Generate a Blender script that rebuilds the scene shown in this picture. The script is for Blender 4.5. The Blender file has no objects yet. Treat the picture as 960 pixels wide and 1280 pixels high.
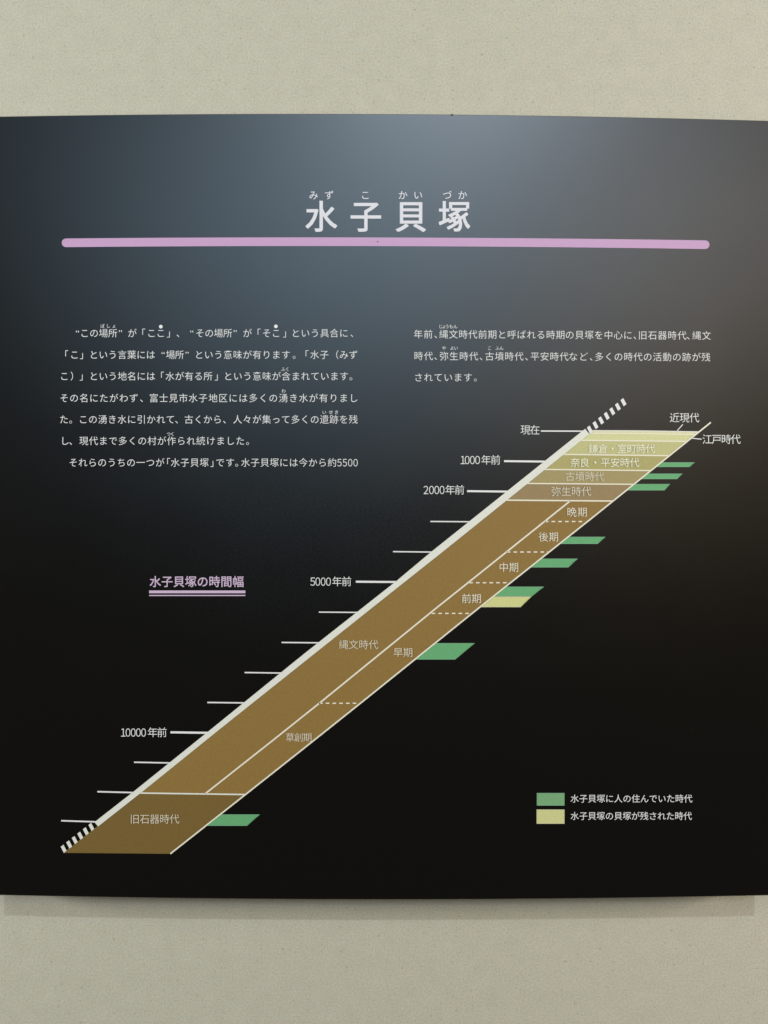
import bpy, math, random
from mathutils import Vector

random.seed(4)
R = math.radians
scene = bpy.context.scene
col = scene.collection

# ---------------------------------------------------------------- frame of reference
# one millimetre per step on the printed face of the board; u runs right, v runs down from the top left of the view
MM = 0.001
EYE_H = 1.42          # height of the lens above the floor
DEPTH = 0.042         # the board stands this far off the wall
DIST = 1.050          # lens to printed face
def X(u): return (u - 480.0) * MM
def Z(v): return (640.0 - v) * MM + EYE_H

# ---------------------------------------------------------------- camera
cd = bpy.data.cameras.new('camera')
cam = bpy.data.objects.new('camera', cd); col.objects.link(cam)
cam.location = (0, -(DEPTH + DIST), EYE_H)
cam.rotation_euler = (R(90), 0, 0)
cd.sensor_fit = 'VERTICAL'; cd.sensor_height = 24.0
cd.lens = 24.0 * DIST / 1.280
cd.clip_start = 0.01; cd.clip_end = 100
scene.camera = cam

# ---------------------------------------------------------------- world: a dim exhibition room
w = bpy.data.worlds.new('World'); scene.world = w; w.use_nodes = True
w.node_tree.nodes['Background'].inputs['Color'].default_value = (0.9, 0.95, 0.85, 1)
w.node_tree.nodes['Background'].inputs['Strength'].default_value = 0.02

# ---------------------------------------------------------------- lamps of the room, and two added side fills
def lamp(name, elev, shift, dist, size, power, color, aim=(480, 640), size_y=None, spread=180):
    """elev: degrees above level seen from the board; shift: degrees to the right."""
    t = Vector((X(aim[0]), -DEPTH, Z(aim[1])))
    d = Vector((math.sin(R(shift)) * math.cos(R(elev)), -math.cos(R(shift)) * math.cos(R(elev)), math.sin(R(elev))))
    l = bpy.data.lights.new(name, 'AREA')
    l.shape = 'ELLIPSE' if size_y is None else 'RECTANGLE'
    l.size = size; l.size_y = size if size_y is None else size_y
    l.energy = power; l.color = color; l.spread = R(spread)
    o = bpy.data.objects.new(name, l); col.objects.link(o)
    o.location = t + d * dist
    o.rotation_euler = (t - o.location).to_track_quat('-Z', 'Y').to_euler()
    return o
def seen_in(name, u, v, dist, size, size_y, power, color):
    """a lamp far behind the viewer whose reflection the viewer sees around (u, v) on the board"""
    p = Vector((X(u), -DEPTH, Z(v)))
    d = Vector((X(u), -DIST, (640.0 - v) * MM)).normalized()
    el = math.degrees(math.asin(d.z)); sh = math.degrees(math.atan2(d.x, -d.y))
    return lamp(name, el, sh, dist, size, power, color, (u, v), size_y)
LAMPS = [
    seen_in('window_daylight', 445, 285, 5.0, 2.9, 0.8, 48, (0.56, 0.79, 1.0)),
    seen_in('warm_display_lamp', 830, 420, 5.0, 1.1, 0.8, 8.5, (1.0, 0.70, 0.34)),
    lamp('track_spotlight', 47.5, 8, 5.0, 0.10, 70, (0.76, 0.88, 1.0), (480, 1120)),
    lamp('far_track_spotlight', 29.3, 27.7, 4.0, 0.10, 8, (0.97, 0.97, 1.0), (480, 1120)),
    lamp('side_fill_west', 2, -72, 3.6, 1.0, 114, (0.96, 0.965, 0.94), (480, 400), 0.9),  # added fill from the left, brightens wall and inks; no known fixture
    lamp('side_fill_east', 2, 72, 3.6, 1.0, 126, (1.0, 0.92, 0.76), (480, 400), 0.9),  # matching added fill from the right, warmer; not a fixture of the room
]
scene.view_settings.view_transform = 'Standard'
scene.view_settings.look = 'None'
scene.view_settings.exposure = 0.06
scene.view_settings.gamma = 1.0
scene.cycles.use_denoising = True

# ---------------------------------------------------------------- helpers
def srgb(r, g, b):
    def f(c):
        c /= 255.0
        return c / 12.92 if c <= 0.04045 else ((c + 0.055) / 1.055) ** 2.4
    return (f(r), f(g), f(b), 1.0)

def material(name, color, rough=0.5, spec=0.5, mottle=0.0, scale=900.0, bump=0.0, bump_scale=900.0):
    m = bpy.data.materials.new(name); m.use_nodes = True
    nt = m.node_tree; b = nt.nodes['Principled BSDF']
    b.inputs['Roughness'].default_value = rough
    b.inputs['Specular IOR Level'].default_value = spec
    b.inputs['Base Color'].default_value = color
    tc = nt.nodes.new('ShaderNodeTexCoord')
    if mottle:
        n = nt.nodes.new('ShaderNodeTexNoise'); n.inputs['Scale'].default_value = scale
        n.inputs['Detail'].default_value = 3
        nt.links.new(tc.outputs['Object'], n.inputs['Vector'])
        mp = nt.nodes.new('ShaderNodeMapRange')
        mp.inputs['From Min'].default_value = 0.3; mp.inputs['From Max'].default_value = 0.7
        mp.inputs['To Min'].default_value = 1 - mottle; mp.inputs['To Max'].default_value = 1 + mottle
        nt.links.new(n.outputs['Fac'], mp.inputs['Value'])
        mx = nt.nodes.new('ShaderNodeVectorMath'); mx.operation = 'SCALE'
        mx.inputs[0].default_value = color[:3]
        nt.links.new(mp.outputs['Result'], mx.inputs['Scale'])
        nt.links.new(mx.outputs['Vector'], b.inputs['Base Color'])
    if bump:
        n2 = nt.nodes.new('ShaderNodeTexNoise'); n2.inputs['Scale'].default_value = bump_scale
        n2.inputs['Detail'].default_value = 2
        nt.links.new(tc.outputs['Object'], n2.inputs['Vector'])
        bp = nt.nodes.new('ShaderNodeBump'); bp.inputs['Strength'].default_value = bump
        bp.inputs['Distance'].default_value = 0.0004
        nt.links.new(n2.outputs['Fac'], bp.inputs['Height'])
        nt.links.new(bp.outputs['Normal'], b.inputs['Normal'])
    return m

def wallpaper_material():
    m = bpy.data.materials.new('speckled_wallpaper'); m.use_nodes = True
    nt = m.node_tree; L = nt.links; b = nt.nodes['Principled BSDF']
    b.inputs['Roughness'].default_value = 0.85; b.inputs['Specular IOR Level'].default_value = 0.25
    tc = nt.nodes.new('ShaderNodeTexCoord')
    def noise(scale, detail, stretch=(1, 1, 1), rough=0.5):
        mp = nt.nodes.new('ShaderNodeMapping'); mp.inputs['Scale'].default_value = stretch
        L.new(tc.outputs['Object'], mp.inputs['Vector'])
        n = nt.nodes.new('ShaderNodeTexNoise'); n.inputs['Scale'].default_value = scale
        n.inputs['Detail'].default_value = detail; n.inputs['Roughness'].default_value = rough
        L.new(mp.outputs['Vector'], n.inputs['Vector']); return n.outputs['Fac']
    def ramp(v, stops):
        r = nt.nodes.new('ShaderNodeValToRGB'); L.new(v, r.inputs['Fac'])
        e = r.color_ramp.elements
        e[0].position, e[0].color = stops[0]; e[1].position, e[1].color = stops[-1]
        for p, c in stops[1:-1]:
            q = e.new(p); q.color = c
        return r.outputs['Color']
    def mul(a, c):
        x = nt.nodes.new('ShaderNodeMix'); x.data_type = 'RGBA'; x.blend_type = 'MULTIPLY'
        x.inputs[0].default_value = 1.0
        L.new(a, x.inputs[6]); L.new(c, x.inputs[7]); return x.outputs[2]
    g = lambda v: (v, v, v, 1)
    base = ramp(noise(430, 5, rough=0.75), [(0.28, (0.39, 0.355, 0.28, 1)), (0.5, (0.53, 0.487, 0.39, 1)), (0.72, (0.62, 0.58, 0.48, 1))])
    broad = ramp(noise(45, 4, rough=0.6), [(0.3, (0.93, 0.935, 0.93, 1)), (0.7, g(1.0))])
    tint = ramp(noise(120, 2), [(0.32, (0.97, 0.99, 0.995, 1)), (0.68, (1.0, 0.985, 0.95, 1))])
    fleck = ramp(noise(240, 1), [(0.25, (0.78, 0.76, 0.68, 1)), (0.33, g(1.0))])
    fibre = ramp(noise(150, 2, (2.6, 1, 0.5)), [(0.235, (0.60, 0.58, 0.52, 1)), (0.27, g(1.0))])
    L.new(mul(mul(mul(mul(base, broad), tint), fleck), fibre), b.inputs['Base Color'])
    bp = nt.nodes.new('ShaderNodeBump'); bp.inputs['Strength'].default_value = 0.35; bp.inputs['Distance'].default_value = 0.0006
    L.new(noise(520, 3), bp.inputs['Height']); L.new(bp.outputs['Normal'], b.inputs['Normal'])
    return m

def board_material():
    m = bpy.data.materials.new('matt_black_laminate'); m.use_nodes = True
    nt = m.node_tree; L = nt.links; nt.nodes.remove(nt.nodes['Principled BSDF'])
    out = nt.nodes['Material Output']
    dif = nt.nodes.new('ShaderNodeBsdfDiffuse'); dif.inputs['Color'].default_value = (0.0058, 0.0050, 0.0041, 1)
    glo = nt.nodes.new('ShaderNodeBsdfAnisotropic'); glo.distribution = 'BECKMANN'
    glo.inputs['Color'].default_value = (1, 1, 1, 1)
    fr = nt.nodes.new('ShaderNodeFresnel'); fr.inputs['IOR'].default_value = 1.70
    mix = nt.nodes.new('ShaderNodeMixShader')
    tc = nt.nodes.new('ShaderNodeTexCoord')
    mp = nt.nodes.new('ShaderNodeMapping'); mp.inputs['Scale'].default_value = (0.45, 1, 1)
    L.new(tc.outputs['Object'], mp.inputs['Vector'])
    n = nt.nodes.new('ShaderNodeTexNoise'); n.inputs['Scale'].default_value = 620; n.inputs['Detail'].default_value = 3
    L.new(mp.outputs['Vector'], n.inputs['Vector'])
    sm = nt.nodes.new('ShaderNodeTexNoise'); sm.inputs['Scale'].default_value = 9; sm.inputs['Detail'].default_value = 4
    L.new(tc.outputs['Object'], sm.inputs['Vector'])
    r = nt.nodes.new('ShaderNodeMapRange'); r.inputs['From Min'].default_value = 0.3; r.inputs['From Max'].default_value = 0.7
    r.inputs['To Min'].default_value = 0.35; r.inputs['To Max'].default_value = 0.39
    L.new(n.outputs['Fac'], r.inputs['Value'])
    r2 = nt.nodes.new('ShaderNodeMapRange'); r2.inputs['From Min'].default_value = 0.3; r2.inputs['From Max'].default_value = 0.7
    r2.inputs['To Min'].default_value = -0.008; r2.inputs['To Max'].default_value = 0.008
    L.new(sm.outputs['Fac'], r2.inputs['Value'])
    ad = nt.nodes.new('ShaderNodeMath'); ad.operation = 'ADD'
    L.new(r.outputs['Result'], ad.inputs[0]); L.new(r2.outputs['Result'], ad.inputs[1])
    L.new(ad.outputs['Value'], glo.inputs['Roughness'])
    bp = nt.nodes.new('ShaderNodeBump'); bp.inputs['Strength'].default_value = 0.05; bp.inputs['Distance'].default_value = 0.0002
    L.new(n.outputs['Fac'], bp.inputs['Height']); L.new(bp.outputs['Normal'], glo.inputs['Normal'])
    L.new(fr.outputs['Fac'], mix.inputs['Fac']); L.new(dif.outputs['BSDF'], mix.inputs[1]); L.new(glo.outputs['BSDF'], mix.inputs[2])
    L.new(mix.outputs['Shader'], out.inputs['Surface'])
    return m

M_WALL = wallpaper_material()
M_PLASTER = material('wall_plaster', (0.35, 0.34, 0.30, 1), 0.9, 0.2, 0.05, 60)
M_BOARD = board_material()
M_WHITE = material('white_ink', (0.78, 0.75, 0.73, 1), 0.5, 0.3, 0.04, 700)
M_TEXT = material('white_text_ink', (0.80, 0.78, 0.75, 1), 0.5, 0.3)
M_TITLE = material('title_ink', (0.72, 0.69, 0.72, 1), 0.5, 0.3, 0.03, 500)
M_BONE = material('bone_white_ink', (0.75, 0.73, 0.64, 1), 0.5, 0.3, 0.05, 600)
M_CREAM = material('cream_line_ink', (0.82, 0.75, 0.60, 1), 0.5, 0.3, 0.03, 600)
M_PINK = material('pink_ink', (0.56, 0.33, 0.52, 1), 0.5, 0.4, 0.03, 700)
M_LILAC = material('lilac_ink', (0.60, 0.44, 0.58, 1), 0.5, 0.3)
M_GREEN = material('green_ink', (0.135, 0.385, 0.165, 1), 0.5, 0.35, 0.05, 500)
M_YELLOW = material('yellow_ink', (0.62, 0.61, 0.25, 1), 0.5, 0.35, 0.05, 500)
M_LABEL = material('pale_label_ink', (0.66, 0.58, 0.43, 1), 0.5, 0.3)
M_LABEL_DIM = material('faint_label_ink', (0.82, 0.79, 0.58, 1), 0.5, 0.3)
ERA = {
    'modern': material('modern_era_ink', (0.707, 0.661, 0.388, 1), 0.47, 0.45, 0.05, 330),
    'edo': material('edo_era_ink', (0.638, 0.616, 0.308, 1), 0.47, 0.45, 0.05, 330),
    'kamakura': material('kamakura_era_ink', (0.524, 0.484, 0.217, 1), 0.47, 0.45, 0.05, 330),
    'nara': material('nara_era_ink', (0.422, 0.365, 0.137, 1), 0.47, 0.45, 0.05, 330),
    'kofun': material('kofun_era_ink', (0.365, 0.285, 0.120, 1), 0.47, 0.45, 0.05, 330),
    'yayoi': material('yayoi_era_ink', (0.308, 0.211, 0.097, 1), 0.47, 0.45, 0.05, 330),
    'jomon': material('jomon_era_ink', (0.272, 0.160, 0.040, 1), 0.47, 0.45, 0.06, 330),
    'stone': material('stone_age_ink', (0.188, 0.114, 0.028, 1), 0.47, 0.45, 0.06, 330),
}

def link(name, me, mat, parent=None):
    o = bpy.data.objects.new(name, me); col.objects.link(o)
    if mat: me.materials.append(mat)
    if parent:
        o.parent = parent
    return o

def mesh(name, verts, faces, mat, parent=None):
    me = bpy.data.meshes.new(name); me.from_pydata(verts, [], faces); me.update()
    return link(name, me, mat, parent)

def box(x0, x1, y0, y1, z0, z1):
    v = [(x, y, z) for x in (x0, x1) for y in (y0, y1) for z in (z0, z1)]
    f = [(0, 1, 3, 2), (4, 6, 7, 5), (0, 4, 5, 1), (2, 3, 7, 6), (0, 2, 6, 4), (1, 5, 7, 3)]
    return v, f

# ---------------------------------------------------------------- the wall, papered in two lengths with a butt joint
v, f = box(-2.6, 2.6, 0.0015, 0.12, -0.0, 2.9)
wall = mesh('wall', v, f, M_PLASTER); wall['kind'] = 'structure'
SEAM = X(480 + (655 - 480) * 1.04)
for x0, x1 in ((-2.6, SEAM - 0.00003), (SEAM + 0.00003, 2.6)):
    v, f = box(x0, x1, 0.0, 0.0014, 0.0, 2.9)
    s = mesh('wallpaper_sheet', v, f, M_WALL, wall)

# ---------------------------------------------------------------- the panel
PX, PY, PZ = 0.0, 0.0, Z(1122)
panel = bpy.data.objects.new('exhibit_panel', None); col.objects.link(panel)
panel.location = (PX, PY, PZ); panel.empty_display_size = 0.1
panel['label'] = 'black museum text panel with pink rule and brown diagonal timeline on the beige wall'
panel['category'] = 'display panel'
def P(u, v, lift):
    """a point on the printed face, LIFT layers of ink above it, in the panel's own space"""
    return (X(u) - PX, -DEPTH - lift * 0.00014, Z(v) - PZ)

# board: a shallow box whose long edges bow very slightly
def lerp_table(tab, u):
    for (a, va), (b, vb) in zip(tab, tab[1:]):
        if u <= b or (b, vb) == tab[-1]:
            t = (u - a) / (b - a)
            return va + (vb - va) * t
def smooth_edge(u, pts):
    # quadratic through three measured points
    (x0, y0), (x1, y1), (x2, y2) = pts
    return (y0 * (u - x1) * (u - x2) / ((x0 - x1) * (x0 - x2)) + y1 * (u - x0) * (u - x2) / ((x1 - x0) * (x1 - x2))
            + y2 * (u - x0) * (u - x1) / ((x2 - x0) * (x2 - x1)))
TOP = [(0, 145.3), (440, 142.0), (960, 150.6)]
BOT = [(0, 1119.3), (470, 1124.9), (960, 1119.6)]
def build_board():
    n = 24; L0, L1 = -2.0, 961.5
    us = [L0 + (L1 - L0) * i / n for i in range(n + 1)]
    ring = [(u, smooth_edge(u, TOP)) for u in us] + [(u, smooth_edge(u, BOT)) for u in reversed(us)]
    c = (480, 640)
    def inset(u, v, d):
        return (min(max(u, L0 + d), L1 - d), v + d if v < 640 else v - d)
    k = len(ring)
    e = 0.9
    front = [P(*inset(u, v, e), 0) for u, v in ring]
    rim = [(P(u, v, 0)[0], -DEPTH + e * MM, P(u, v, 0)[2]) for u, v in ring]
    back = [(P(u, v, 0)[0], -0.0003, P(u, v, 0)[2]) for u, v in ring]
    verts = front + rim + back
    faces = []
    # front as quads, top to bottom
    for i in range(n):
        faces.append((i, 2 * n + 1 - i, 2 * n - i, i + 1))
    for a, b in ((0, k), (k, 2 * k)):
        for i in range(k):
            j = (i + 1) % k
            faces.append((a + i, a + j, b + j, b + i))
    for i in range(n):
        faces.append((2 * k + i, 2 * k + i + 1, 2 * k + 2 * n - i, 2 * k + 2 * n + 1 - i))
    b = mesh('board', verts, faces, M_BOARD, panel)
    return b
board = build_board()

def poly(name, pts, mat, lift, parent=panel):
    return mesh(name, [P(u, v, lift) for u, v in pts], [tuple(range(len(pts)))], mat, parent)

def stroke_pts(pts, w):
    """outline quads of a polyline of width w"""
    out = []
    left, right = [], []
    for i, (u, v) in enumerate(pts):
        a = pts[max(i - 1, 0)]; b = pts[min(i + 1, len(pts) - 1)]
        dx, dy = b[0] - a[0], b[1] - a[1]; l = math.hypot(dx, dy)
        nx, ny = -dy / l * w / 2, dx / l * w / 2
        left.append((u + nx, v + ny)); right.append((u - nx, v - ny))
    return left, right
def stroke(name, pts, w, mat, lift, parent=panel):
    a, b = stroke_pts(pts, w); n = len(pts)
    verts = [P(u, v, lift) for u, v in a + b]
    faces = [(i, i + 1, n + i + 1, n + i) for i in range(n - 1)]
    return mesh(name, verts, faces, mat, parent)
def many(name, polys, mat, lift, parent=panel):
    verts, faces = [], []
    for p in polys:
        faces.append(tuple(range(len(verts), len(verts) + len(p))))
        verts += [P(u, v, lift) for u, v in p]
    return mesh(name, verts, faces, mat, parent)

# ---------------------------------------------------------------- lettering
GLYPHS = {}
WIDE = str.maketrans('0123456789', '０１２３４５６７８９')
tmp_curve = bpy.data.curves.new('lettering', 'FONT')
tmp_obj = bpy.data.objects.new('lettering', tmp_curve); col.objects.link(tmp_obj)
def raw_glyph(ch, offset):
    tmp_curve.body = ch; tmp_curve.size = 1.0; tmp_curve.offset = offset
    tmp_curve.resolution_u = 3; tmp_curve.fill_mode = 'FRONT'
    dg = bpy.context.evaluated_depsgraph_get(); dg.update()
    me = bpy.data.meshes.new_from_object(tmp_obj.evaluated_get(dg))
    vs = [(q.co.x, q.co.y) for q in me.vertices]; fs = [tuple(p.vertices) for p in me.polygons]
    bpy.data.meshes.remove(me)
    return vs, fs
def bbox(vs):
    xs = [p[0] for p in vs]; ys = [p[1] for p in vs]
    return min(xs), max(xs), min(ys), max(ys)
_a = bbox(raw_glyph('一', 0)[0]); _b = bbox(raw_glyph('一一', 0)[0])
EM = _b[1] - _a[1]                                   # the full-width advance of the bundled face
_k = bbox(raw_glyph('国', 0)[0]); EM_CY = (_k[2] + _k[3]) / 2
def glyph(ch, off):
    k = (ch, off)
    if k not in GLYPHS:
        vs, fs = raw_glyph(ch.translate(WIDE), min(off, 0.0) * EM)
        x0, x1, _, _ = bbox(vs)
        d = ch in '0123456789'
        cx = (x0 + x1) / 2 if (ch in '、。「」“”（）・' or d) else EM / 2
        if d:
            y0, y1 = bbox(vs)[2:]
            vs = [((x - cx) / EM * 0.86, (y - (y0 + y1) / 2) / EM * 1.06) for x, y in vs]
        else:
            vs = [((x - cx) / EM, (y - EM_CY) / EM) for x, y in vs]
        GLYPHS[k] = (vs, fs)
    return GLYPHS[k]

def lettering(name, runs, v, size, mat, off=0.0, lift=3, parent=panel, sx=1.0, extra=()):
    """runs: (characters, centre of the first, centre of the last); v: height of the line's middle, a number or a table"""
    verts, faces = [], []
    for r in runs:
        text, a = r[0], r[1]; b = r[2] if len(r) > 2 else a
        for i, ch in enumerate(text):
            u = a + (b - a) * i / max(len(text) - 1, 1)
            vv = v(u) if callable(v) else v
            vs, fs = glyph(ch, off)
            ring = [(0.0, 0.0)]
            if off > 0:          # a heavier cut of the face: the outline grown on all sides
                ring += [(off * i, off * j) for i in (-1, 0, 1) for j in (-1, 0, 1) if i or j]
            for j, (ex, ey) in enumerate(ring):
                k = len(verts)
                verts += [P(u + (x + ex) * size * sx, vv - (y + ey) * size, lift + j * 0.06) for x, y in vs]
                faces += [tuple(k + q for q in f) for f in fs]
    for (u, vv, rad) in extra:
        k = len(verts); n = 14
        verts += [P(u + rad * math.cos(2 * math.pi * q / n), vv + rad * math.sin(2 * math.pi * q / n), lift) for q in range(n)]
        faces.append(tuple(range(k, k + n)))
    return mesh(name, verts, faces, mat, parent)

def conv(o, s):
    return lambda *t: (t[0],) + tuple(o + q / s for q in t[1:])
A = conv(60, 4.571); B = conv(250, 4.571); C = conv(505, 4.8); D = conv(695, 4.683)

# title and its readings
Tt = conv(360, 3.692)
title = lettering('title_text', [Tt('水', 153), Tt('子', 359), Tt('貝', 567), Tt('塚', 768)], 271.4, 41.3, M_TITLE, 0.0125)
for r in ([Tt('み', 118), Tt('ず', 190)], [Tt('こ', 357)], [Tt('か', 530), Tt('い', 600)], [Tt('づ', 735), Tt('か', 805)]):
    lettering('reading_text', r, 244.3, 12.0, M_TITLE, 0.006, parent=title)

# pink rule with round ends
def rule():
    n = 24
    a, b = [], []
    def mid(u): return smooth_edge(u, [(77, 303.6), (480, 302.3), (887, 306.0)])
    h = 5.4
    us = [82.6 + (881.4 - 82.6) * i / n for i in range(n + 1)]
    top = [(u, mid(u) - h) for u in us]; bot = [(u, mid(u) + h) for u in reversed(us)]
    def cap(cu, cv, a0):
        return [(cu + h * math.cos(a0 + math.pi * q / 9), cv + h * math.sin(a0 + math.pi * q / 9)) for q in range(1, 9)]
    pts = top + cap(881.4, mid(881.4), -math.pi / 2) + bot + cap(82.6, mid(82.6), math.pi / 2)
    return poly('pink_rule', pts, M_PINK, 1)
rule()

# the text, left column
BODY = 11.8
def body(runs, v, ruby=(), extra=(), vr=None):
    t = lettering('body_text_line', runs, v, BODY, M_TEXT, -0.006, extra=extra)
    if ruby:
        for r in ruby:
            lettering('reading_text', [r], vr - 0.7, 5.5, M_TEXT, 0.0, parent=t)
    return t
body([A('“', 169), A('この場所', 210, 371), A('”', 414), A('が', 482), A('「', 548), A('ここ', 592, 645), A('」', 688), A('、', 743), A('“', 822),
      B('その場所', 0, 159), B('”', 201), B('が', 271), B('「', 338), B('そこ', 381, 435), B('」', 483), B('という具合に', 547, 822), B('、', 868)],
     416.7, [A('ばしょ', 312, 378)], [(60 + 645 / 4.571, 408.4, 2.3), (250 + 434 / 4.571, 408.0, 2.3)], 408.3)
body([A('「', 108), A('こ', 152), A('」', 192), A('という言葉には', 262, 587), A('“', 658), A('場所', 700, 752), A('”', 795),
      B('という意味が有ります', -5, 491), B('。', 538), B('「', 612), B('水子', 655, 710), B('（', 785), B('みず', 822, 876)], 443.7)
body([A('こ', 94), A('）', 137), A('」', 190), A('という地名には', 262, 588), A('「', 655), A('水が有る所', 697, 915), B('」', 93),
      B('という意味が含まれています', 161, 823), B('。', 862)], 470.5, [B('ふく', 475, 500)], vr=462.3)
body([A('その名にたがわず', 93, 490), A('、', 535), A('富士見市水子', 605, 886), B('地区には多くの湧き水が有りまし', 75, 878)],
     497.8, [B('わ', 478)], vr=489.5)
body([A('た', 92), A('。', 130), A('この湧き水に引かれて', 202, 700), A('、', 735), A('古く', 805, 860), B('から', 45, 100), B('、', 140),
      B('人々が集って多くの遺跡を残', 215, 876)], 524.5, [B('い', 710), B('せき', 748, 780)], vr=516.2)
body([A('し', 97), A('、', 130), A('現代まで多くの村が作られ続', 205, 873), B('けました', 62, 230), B('。', 272)], 551.3, [A('つく', 690, 712)], vr=543.3)
body([A('それらのうちの一つが', 145, 640), A('「', 690), A('水子貝塚', 727, 893), B('」', 68), B('です', 115, 172), B('。', 210),
      B('水子貝塚には今から約', 260, 755), B('5500', 797, 889)], 578.4)
# right column
body([C('年前', 85, 145), C('、', 190), C('縄文時代前期と呼ばれる時期', 238, 938), D('の貝塚を中心に', 80, 420), D('、', 461),
      D('旧石器時代', 507, 737), D('、', 773), D('縄文', 823, 880)], lambda u: 417.9 + (u - 517) * 0.005, [C('じょう', 220, 259), C('もん', 283, 308)], vr=409.0)
body([C('時代', 87, 147), C('、', 190), C('弥生時代', 240, 418), C('、', 462), C('古墳時代', 513, 690), C('、', 735), C('平安時代', 785, 960),
      D('など', 100, 160), D('、', 205), D('多くの時代の活動の跡が残', 252, 877)], lambda u: 445.2 + (u - 517) * 0.004,
     [C('や', 240), C('よい', 288, 312), C('こ', 513), C('ふん', 560, 585)], vr=436.0)
body([C('されています', 87, 383), C('。', 428)], 472.0)

# section heading
Hh = conv(170, 6)
hd = lettering('heading_text', [Hh('水子貝塚の時間幅', 145, 767)], 727.2, 14.8, M_LILAC, 0.010)
poly('heading_rule', [(186.5, 738.1), (306.7, 738.1), (306.7, 741.5), (186.5, 741.5)], M_LILAC, 1)
poly('heading_rule', [(186.5, 743.6), (306.7, 743.6), (306.7, 745.0), (186.5, 745.0)], M_LILAC, 1)

# ---------------------------------------------------------------- the timeline
EDGE = [(888.4, 528.0), (740.0, 647.3), (600.0, 758.6), (450.4, 879.0), (378.5, 936.3), (339.3, 967.3), (306.7, 993.1), (213.0, 1067.0)]
BARR = [(736.5, 542.5), (553.0, 690.0), (500.0, 732.0), (380.0, 827.5), (279.0, 908.0), (179.5, 988.3), (122.8, 1032.9)]   # lower edge of the bone white bar
BARL = [(731.3, 536.0), (538.8, 690.0), (494.6, 727.0), (380.0, 817.3), (262.0, 913.0), (167.0, 989.5), (118.2, 1027.6)]   # upper edge
INNER = [(712.5, 626.3), (600.0, 716.4), (545.0, 760.3), (400.0, 878.3), (340.0, 926.2), (256.9, 991.8)]
def at(tab, v):
    for (a, va), (b, vb) in zip(tab, tab[1:]):
        if va <= v <= vb: return a + (b - a) * (v - va) / (vb - va)
    (a, va), (b, vb) = (tab[0], tab[1]) if v < tab[0][1] else (tab[-2], tab[-1])
    return a + (b - a) * (v - va) / (vb - va)

def band(mat, vl0, vr0, vl1, vr1, left=BARR):
    """era band between two nearly level lines; follows the two slanted edges"""
    Lp = [(at(left, vl0) - 1.5, vl0)] + [(u - 1.5, v) for u, v in left if vl0 < v < vl1] + [(at(left, vl1) - 1.5, vl1)]
    Rp = [(at(EDGE, vr0), vr0)] + [(u, v) for u, v in EDGE if vr0 < v < vr1] + [(at(EDGE, vr1), vr1)]
    return poly('era_band', Lp + Rp[::-1], mat, 1)
L_ = [(537.6, 539.6), (541.9, 543.0), (550.4, 551.8), (568.0, 569.7), (586.8, 588.3), (604.3, 605.4), (625.2, 626.3), (991.2, 993.1), (1066.0, 1067.2)]
keys = ['modern', 'edo', 'kamakura', 'nara', 'kofun', 'yayoi', 'jomon', 'stone']
for i, kname in enumerate(keys):
    (a, b), (c, d) = L_[i], L_[i + 1]
    o = band(ERA[kname], a, b, c, d)
def level(i, w, mat, lift=2, u0=None):
    a, b = L_[i]
    ua = at(BARR, a) - 2 if u0 is None else u0
    stroke('divider_line', [(ua, a), (at(EDGE, b) - 0.5, b)], w, mat, lift)
stroke('divider_line', [(at(BARR, 543) + 2, 538.3), (800, 538.6), (at(EDGE, 539.8) - 1, 539.8)], 1.3, M_BONE, 2)
stroke('divider_line', [(at(BARR, 543) + 2, 541.6), (800, 542.2), (at(EDGE, 543.4) - 1, 543.4)], 1.1, M_CREAM, 2)
level(2, 1.5, M_CREAM); level(3, 1.5, M_CREAM); level(4, 1.5, M_CREAM); level(5, 1.5, M_CREAM); level(6, 1.7, M_CREAM)
stroke('divider_line', [(at(BARR, 991.0) - 2, 991.2), (at(EDGE, 993.0), 993.1)], 1.8, M_BONE, 2)
stroke('divider_line', [(u, v) for u, v in INNER], 1.9, M_CREAM, 2)
stroke('edge_line', EDGE, 1.8, M_CREAM, 3)

# bone white bar
v_ = BARL + BARR[::-1]
n = len(BARL)
mesh('scale_bar', [P(u, v, 3) for u, v in BARL + BARR], [(i, i + 1, n + i + 1, n + i) for i in range(n - 1)], M_BONE, panel)
# short dashes that carry the bar on beyond both ends
def dash(cu, cv, w=4.3, h=8.6):
    ax, ay = 0.80, -0.60         # along
    bx, by = 0.46, 0.888         # across, a little steeper than square
    return [(cu + ax * w / 2 * s + bx * h / 2 * t, cv + ay * w / 2 * s + by * h / 2 * t) for s, t in ((-1, -1), (1, -1), (1, 1), (-1, 1))]
many('dashed_bar', [dash(737.2 + 7.0 * i, 537.1 - 5.72 * i) for i in range(7)], M_WHITE, 4)
many('dashed_bar', [dash(79.8 + 6.92 * i, 1060.8 - 5.46 * i) for i in range(6)], M_BONE, 4)

# tick marks of the scale
ticks = [(676.0, 538.8, 731.5, 539.0, 1.6), (630.0, 576.4, 682, 577.0, 2.4), (583.8, 613.9, 636, 614.5, 2.4), (538.0, 651.8, 590, 652.2, 1.5),
         (491.3, 689.5, 542, 690.1, 1.5), (444.8, 727.1, 496, 727.5, 2.5), (398.6, 765.1, 449, 765.5, 1.5), (352.0, 803.0, 401, 803.5, 1.6),
         (305.8, 840.6, 355, 841.3, 1.6), (259.2, 878.0, 308, 878.6, 1.7), (213.1, 915.3, 261, 916.0, 2.6), (167.6, 952.7, 213, 953.6, 1.7),
         (121.8, 989.5, 168, 990.7, 1.8), (76.6, 1025.8, 120, 1027.2, 1.8)]
for a, b, c, d, wd in ticks:
    stroke('tick_mark', [(a, b), (c, d)], wd, M_WHITE, 2)

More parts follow.
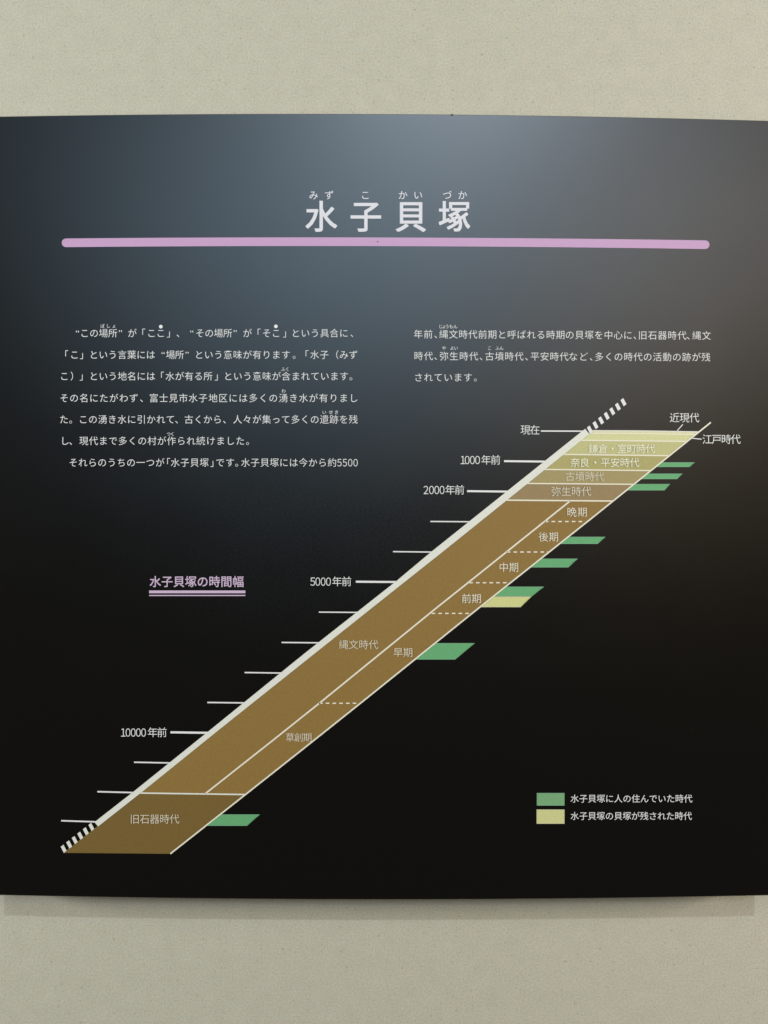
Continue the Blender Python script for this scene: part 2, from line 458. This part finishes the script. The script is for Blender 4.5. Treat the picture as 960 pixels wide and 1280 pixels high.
# dashed lines between the sub-periods
def dashed(u0, u1, v, first=0.0):
    p = []; u = u0
    while u < u1:
        e = min(u + 4.5, u1); p.append([(u, v - 0.75), (e, v - 0.75), (e, v + 0.75), (u, v + 0.75)]); u += 8.42
    many('dashed_line', p, M_CREAM, 2)
dashed(681.0, 728.0, 651.9); dashed(633.4, 685.0, 690.0); dashed(586.5, 637.5, 728.4); dashed(539.5, 590.5, 766.7); dashed(398.8, 451.0, 879.0)

# green and yellow bars that lean off the edge
def leaning(mat, v0, r0, v1, r1, rim):
    o = poly('period_bar', [(at(EDGE, v0) + 0.6, v0), (r0, v0), (r1, v1), (at(EDGE, v1) + 0.6, v1)], mat, 1)
    stroke('rim_line', [(at(EDGE, v0) + 0.6, v0 + 0.3), (r0 - 0.6, v0 + 0.3), (r1 - 0.4, v1 - 0.4), (at(EDGE, v1) + 0.6, v1 - 0.4)], 0.55, rim, 2, parent=o)
M_GRIM = material('pale_green_rim', (0.22, 0.42, 0.26, 1), 0.5, 0.3)
M_YRIM = material('pale_yellow_rim', (0.60, 0.58, 0.38, 1), 0.5, 0.3)
for v0, r0, v1, r1 in [(577.9, 868.8, 583.8, 861.8), (592.0, 853.6, 598.9, 846.3), (605.0, 838.0, 613.0, 830.6), (671.0, 757.0, 679.9, 747.2),
                       (698.3, 722.4, 709.3, 710.4), (733.3, 680.3, 745.4, 664.9), (803.9, 593.6, 824.4, 569.0), (1018.0, 325.1, 1032.2, 308.8)]:
    leaning(M_GREEN, v0, r0, v1, r1, M_GRIM)
leaning(M_YELLOW, 745.6, 664.6, 759.0, 650.6, M_YRIM)

# captions
def cap(runs, v, size=13.0, mat=M_TEXT, off=-0.005):
    return lettering('caption_text', runs, v, size, mat, off, lift=4)
cap([('現在', 656.7, 668.6)], 537.6)
cap([('1', 578.6), ('000', 583.9, 596.9), ('年前', 607.5, 619.4)], 575.1)
cap([('2', 532.4), ('000', 539.3, 552.5), ('年前', 562.6, 574.4)], 612.5)
cap([('5', 390.9), ('000', 397.3, 410.6), ('年前', 421.2, 433.2)], 727.0)
cap([('1', 154.3), ('0000', 160.2, 179.6), ('年前', 190.8, 202.6)], 915.5)
cap([('近現代', 843.0, 867.7)], 522.4)
cap([('江戸時代', 883.8, 919.4)], 549.3)
stroke('pointer_line', [(853.4, 530.6), (846.5, 538.2)], 1.1, M_WHITE, 3)
stroke('pointer_line', [(864.6, 547.9), (877.0, 549.0)], 1.1, M_WHITE, 3)
cap([('鎌倉', 741.6, 753.6), ('・', 765.6), ('室町時代', 777.4, 812.8)], 561.2, 12.6, M_LABEL_DIM, 0.003)
cap([('奈良', 718.8, 730.6), ('・', 744.0), ('平安時代', 756.6, 793.0)], 578.5, 12.6, M_LABEL_DIM, 0.003)
cap([('古墳時代', 712.5, 749.4)], 595.8, 12.6, M_LABEL, 0.0)
cap([('弥生時代', 695.0, 732.8)], 614.5, 12.8, M_LABEL, 0.002)
cap([('晩期', 714.6, 727.9)], 640.3, 12.8, M_CREAM, -0.005)
cap([('後期', 679.2, 692.0)], 671.3, 12.8, M_CREAM, -0.005)
cap([('中期', 629.6, 642.2)], 709.3, 12.8, M_CREAM, -0.005)
cap([('前期', 583.0, 595.6)], 748.3, 12.8, M_CREAM, -0.005)
cap([('縄文時代', 429.6, 466.8)], 805.9, 12.6, M_LABEL, -0.002)
cap([('早期', 497.6, 510.0)], 815.6, 12.6, M_LABEL, 0.0)
cap([('草創期', 362.6, 384.4)], 921.8, 11.8, M_LABEL, -0.002)
cap([('旧石器時代', 168.7, 218.2)], 1023.8, 12.8, M_LABEL, -0.002)

# key
def swatch(u0, u1, v0, v1, mat, rim):
    o = poly('key_swatch', [(u0, v0), (u1, v0), (u1, v1), (u0, v1)], mat, 1)
    stroke('rim_line', [(u0 + .3, v1 - .3), (u0 + .3, v0 + .3), (u1 - .3, v0 + .3), (u1 - .3, v1 - .3), (u0 + .3, v1 - .3)], 0.6, rim, 2, parent=o)
M_KEYGREEN = material('key_green_ink', (0.19, 0.38, 0.18, 1), 0.5, 0.35, 0.05, 500)
M_KEYYELLOW = material('key_yellow_ink', (0.62, 0.60, 0.27, 1), 0.5, 0.35, 0.05, 500)
swatch(671.0, 705.6, 991.2, 1006.9, M_KEYGREEN, M_GRIM)
swatch(670.7, 705.6, 1011.8, 1029.6, M_KEYYELLOW, M_YRIM)
K = conv(650, 4)
lettering('key_text', [K('水子貝塚に人の住んでいた時代', 273, 840)], 998.3, 11.0, M_TEXT, -0.002)
lettering('key_text', [K('水子貝塚の貝塚が残された時代', 273, 838)], lambda u: 1020.0, 11.0, M_TEXT, -0.002)

# small marks of wear and grit on the face
M_SPECK = material('grit', (0.05, 0.045, 0.05, 1), 0.8, 0.2)
M_SCUFF = material('pale_dust', (0.16, 0.15, 0.14, 1), 0.9, 0.2)
for u, v, r_, m_ in [(472.0, 302.2, 0.9, M_SPECK), (565.0, 143.6, 1.3, M_SPECK), (129.5, 455.8, 1.0, M_SPECK)] + \
        [(random.uniform(20, 940), random.uniform(160, 1100), random.uniform(0.15, 0.28), M_SCUFF) for _ in range(14)]:
    nn = 7
    poly('speck', [(u + r_ * random.uniform(.6, 1.2) * math.cos(-2 * math.pi * q / nn), v + r_ * random.uniform(.6, 1.2) * math.sin(-2 * math.pi * q / nn)) for q in range(nn)], m_, 5)

bpy.data.objects.remove(tmp_obj); bpy.data.curves.remove(tmp_curve)
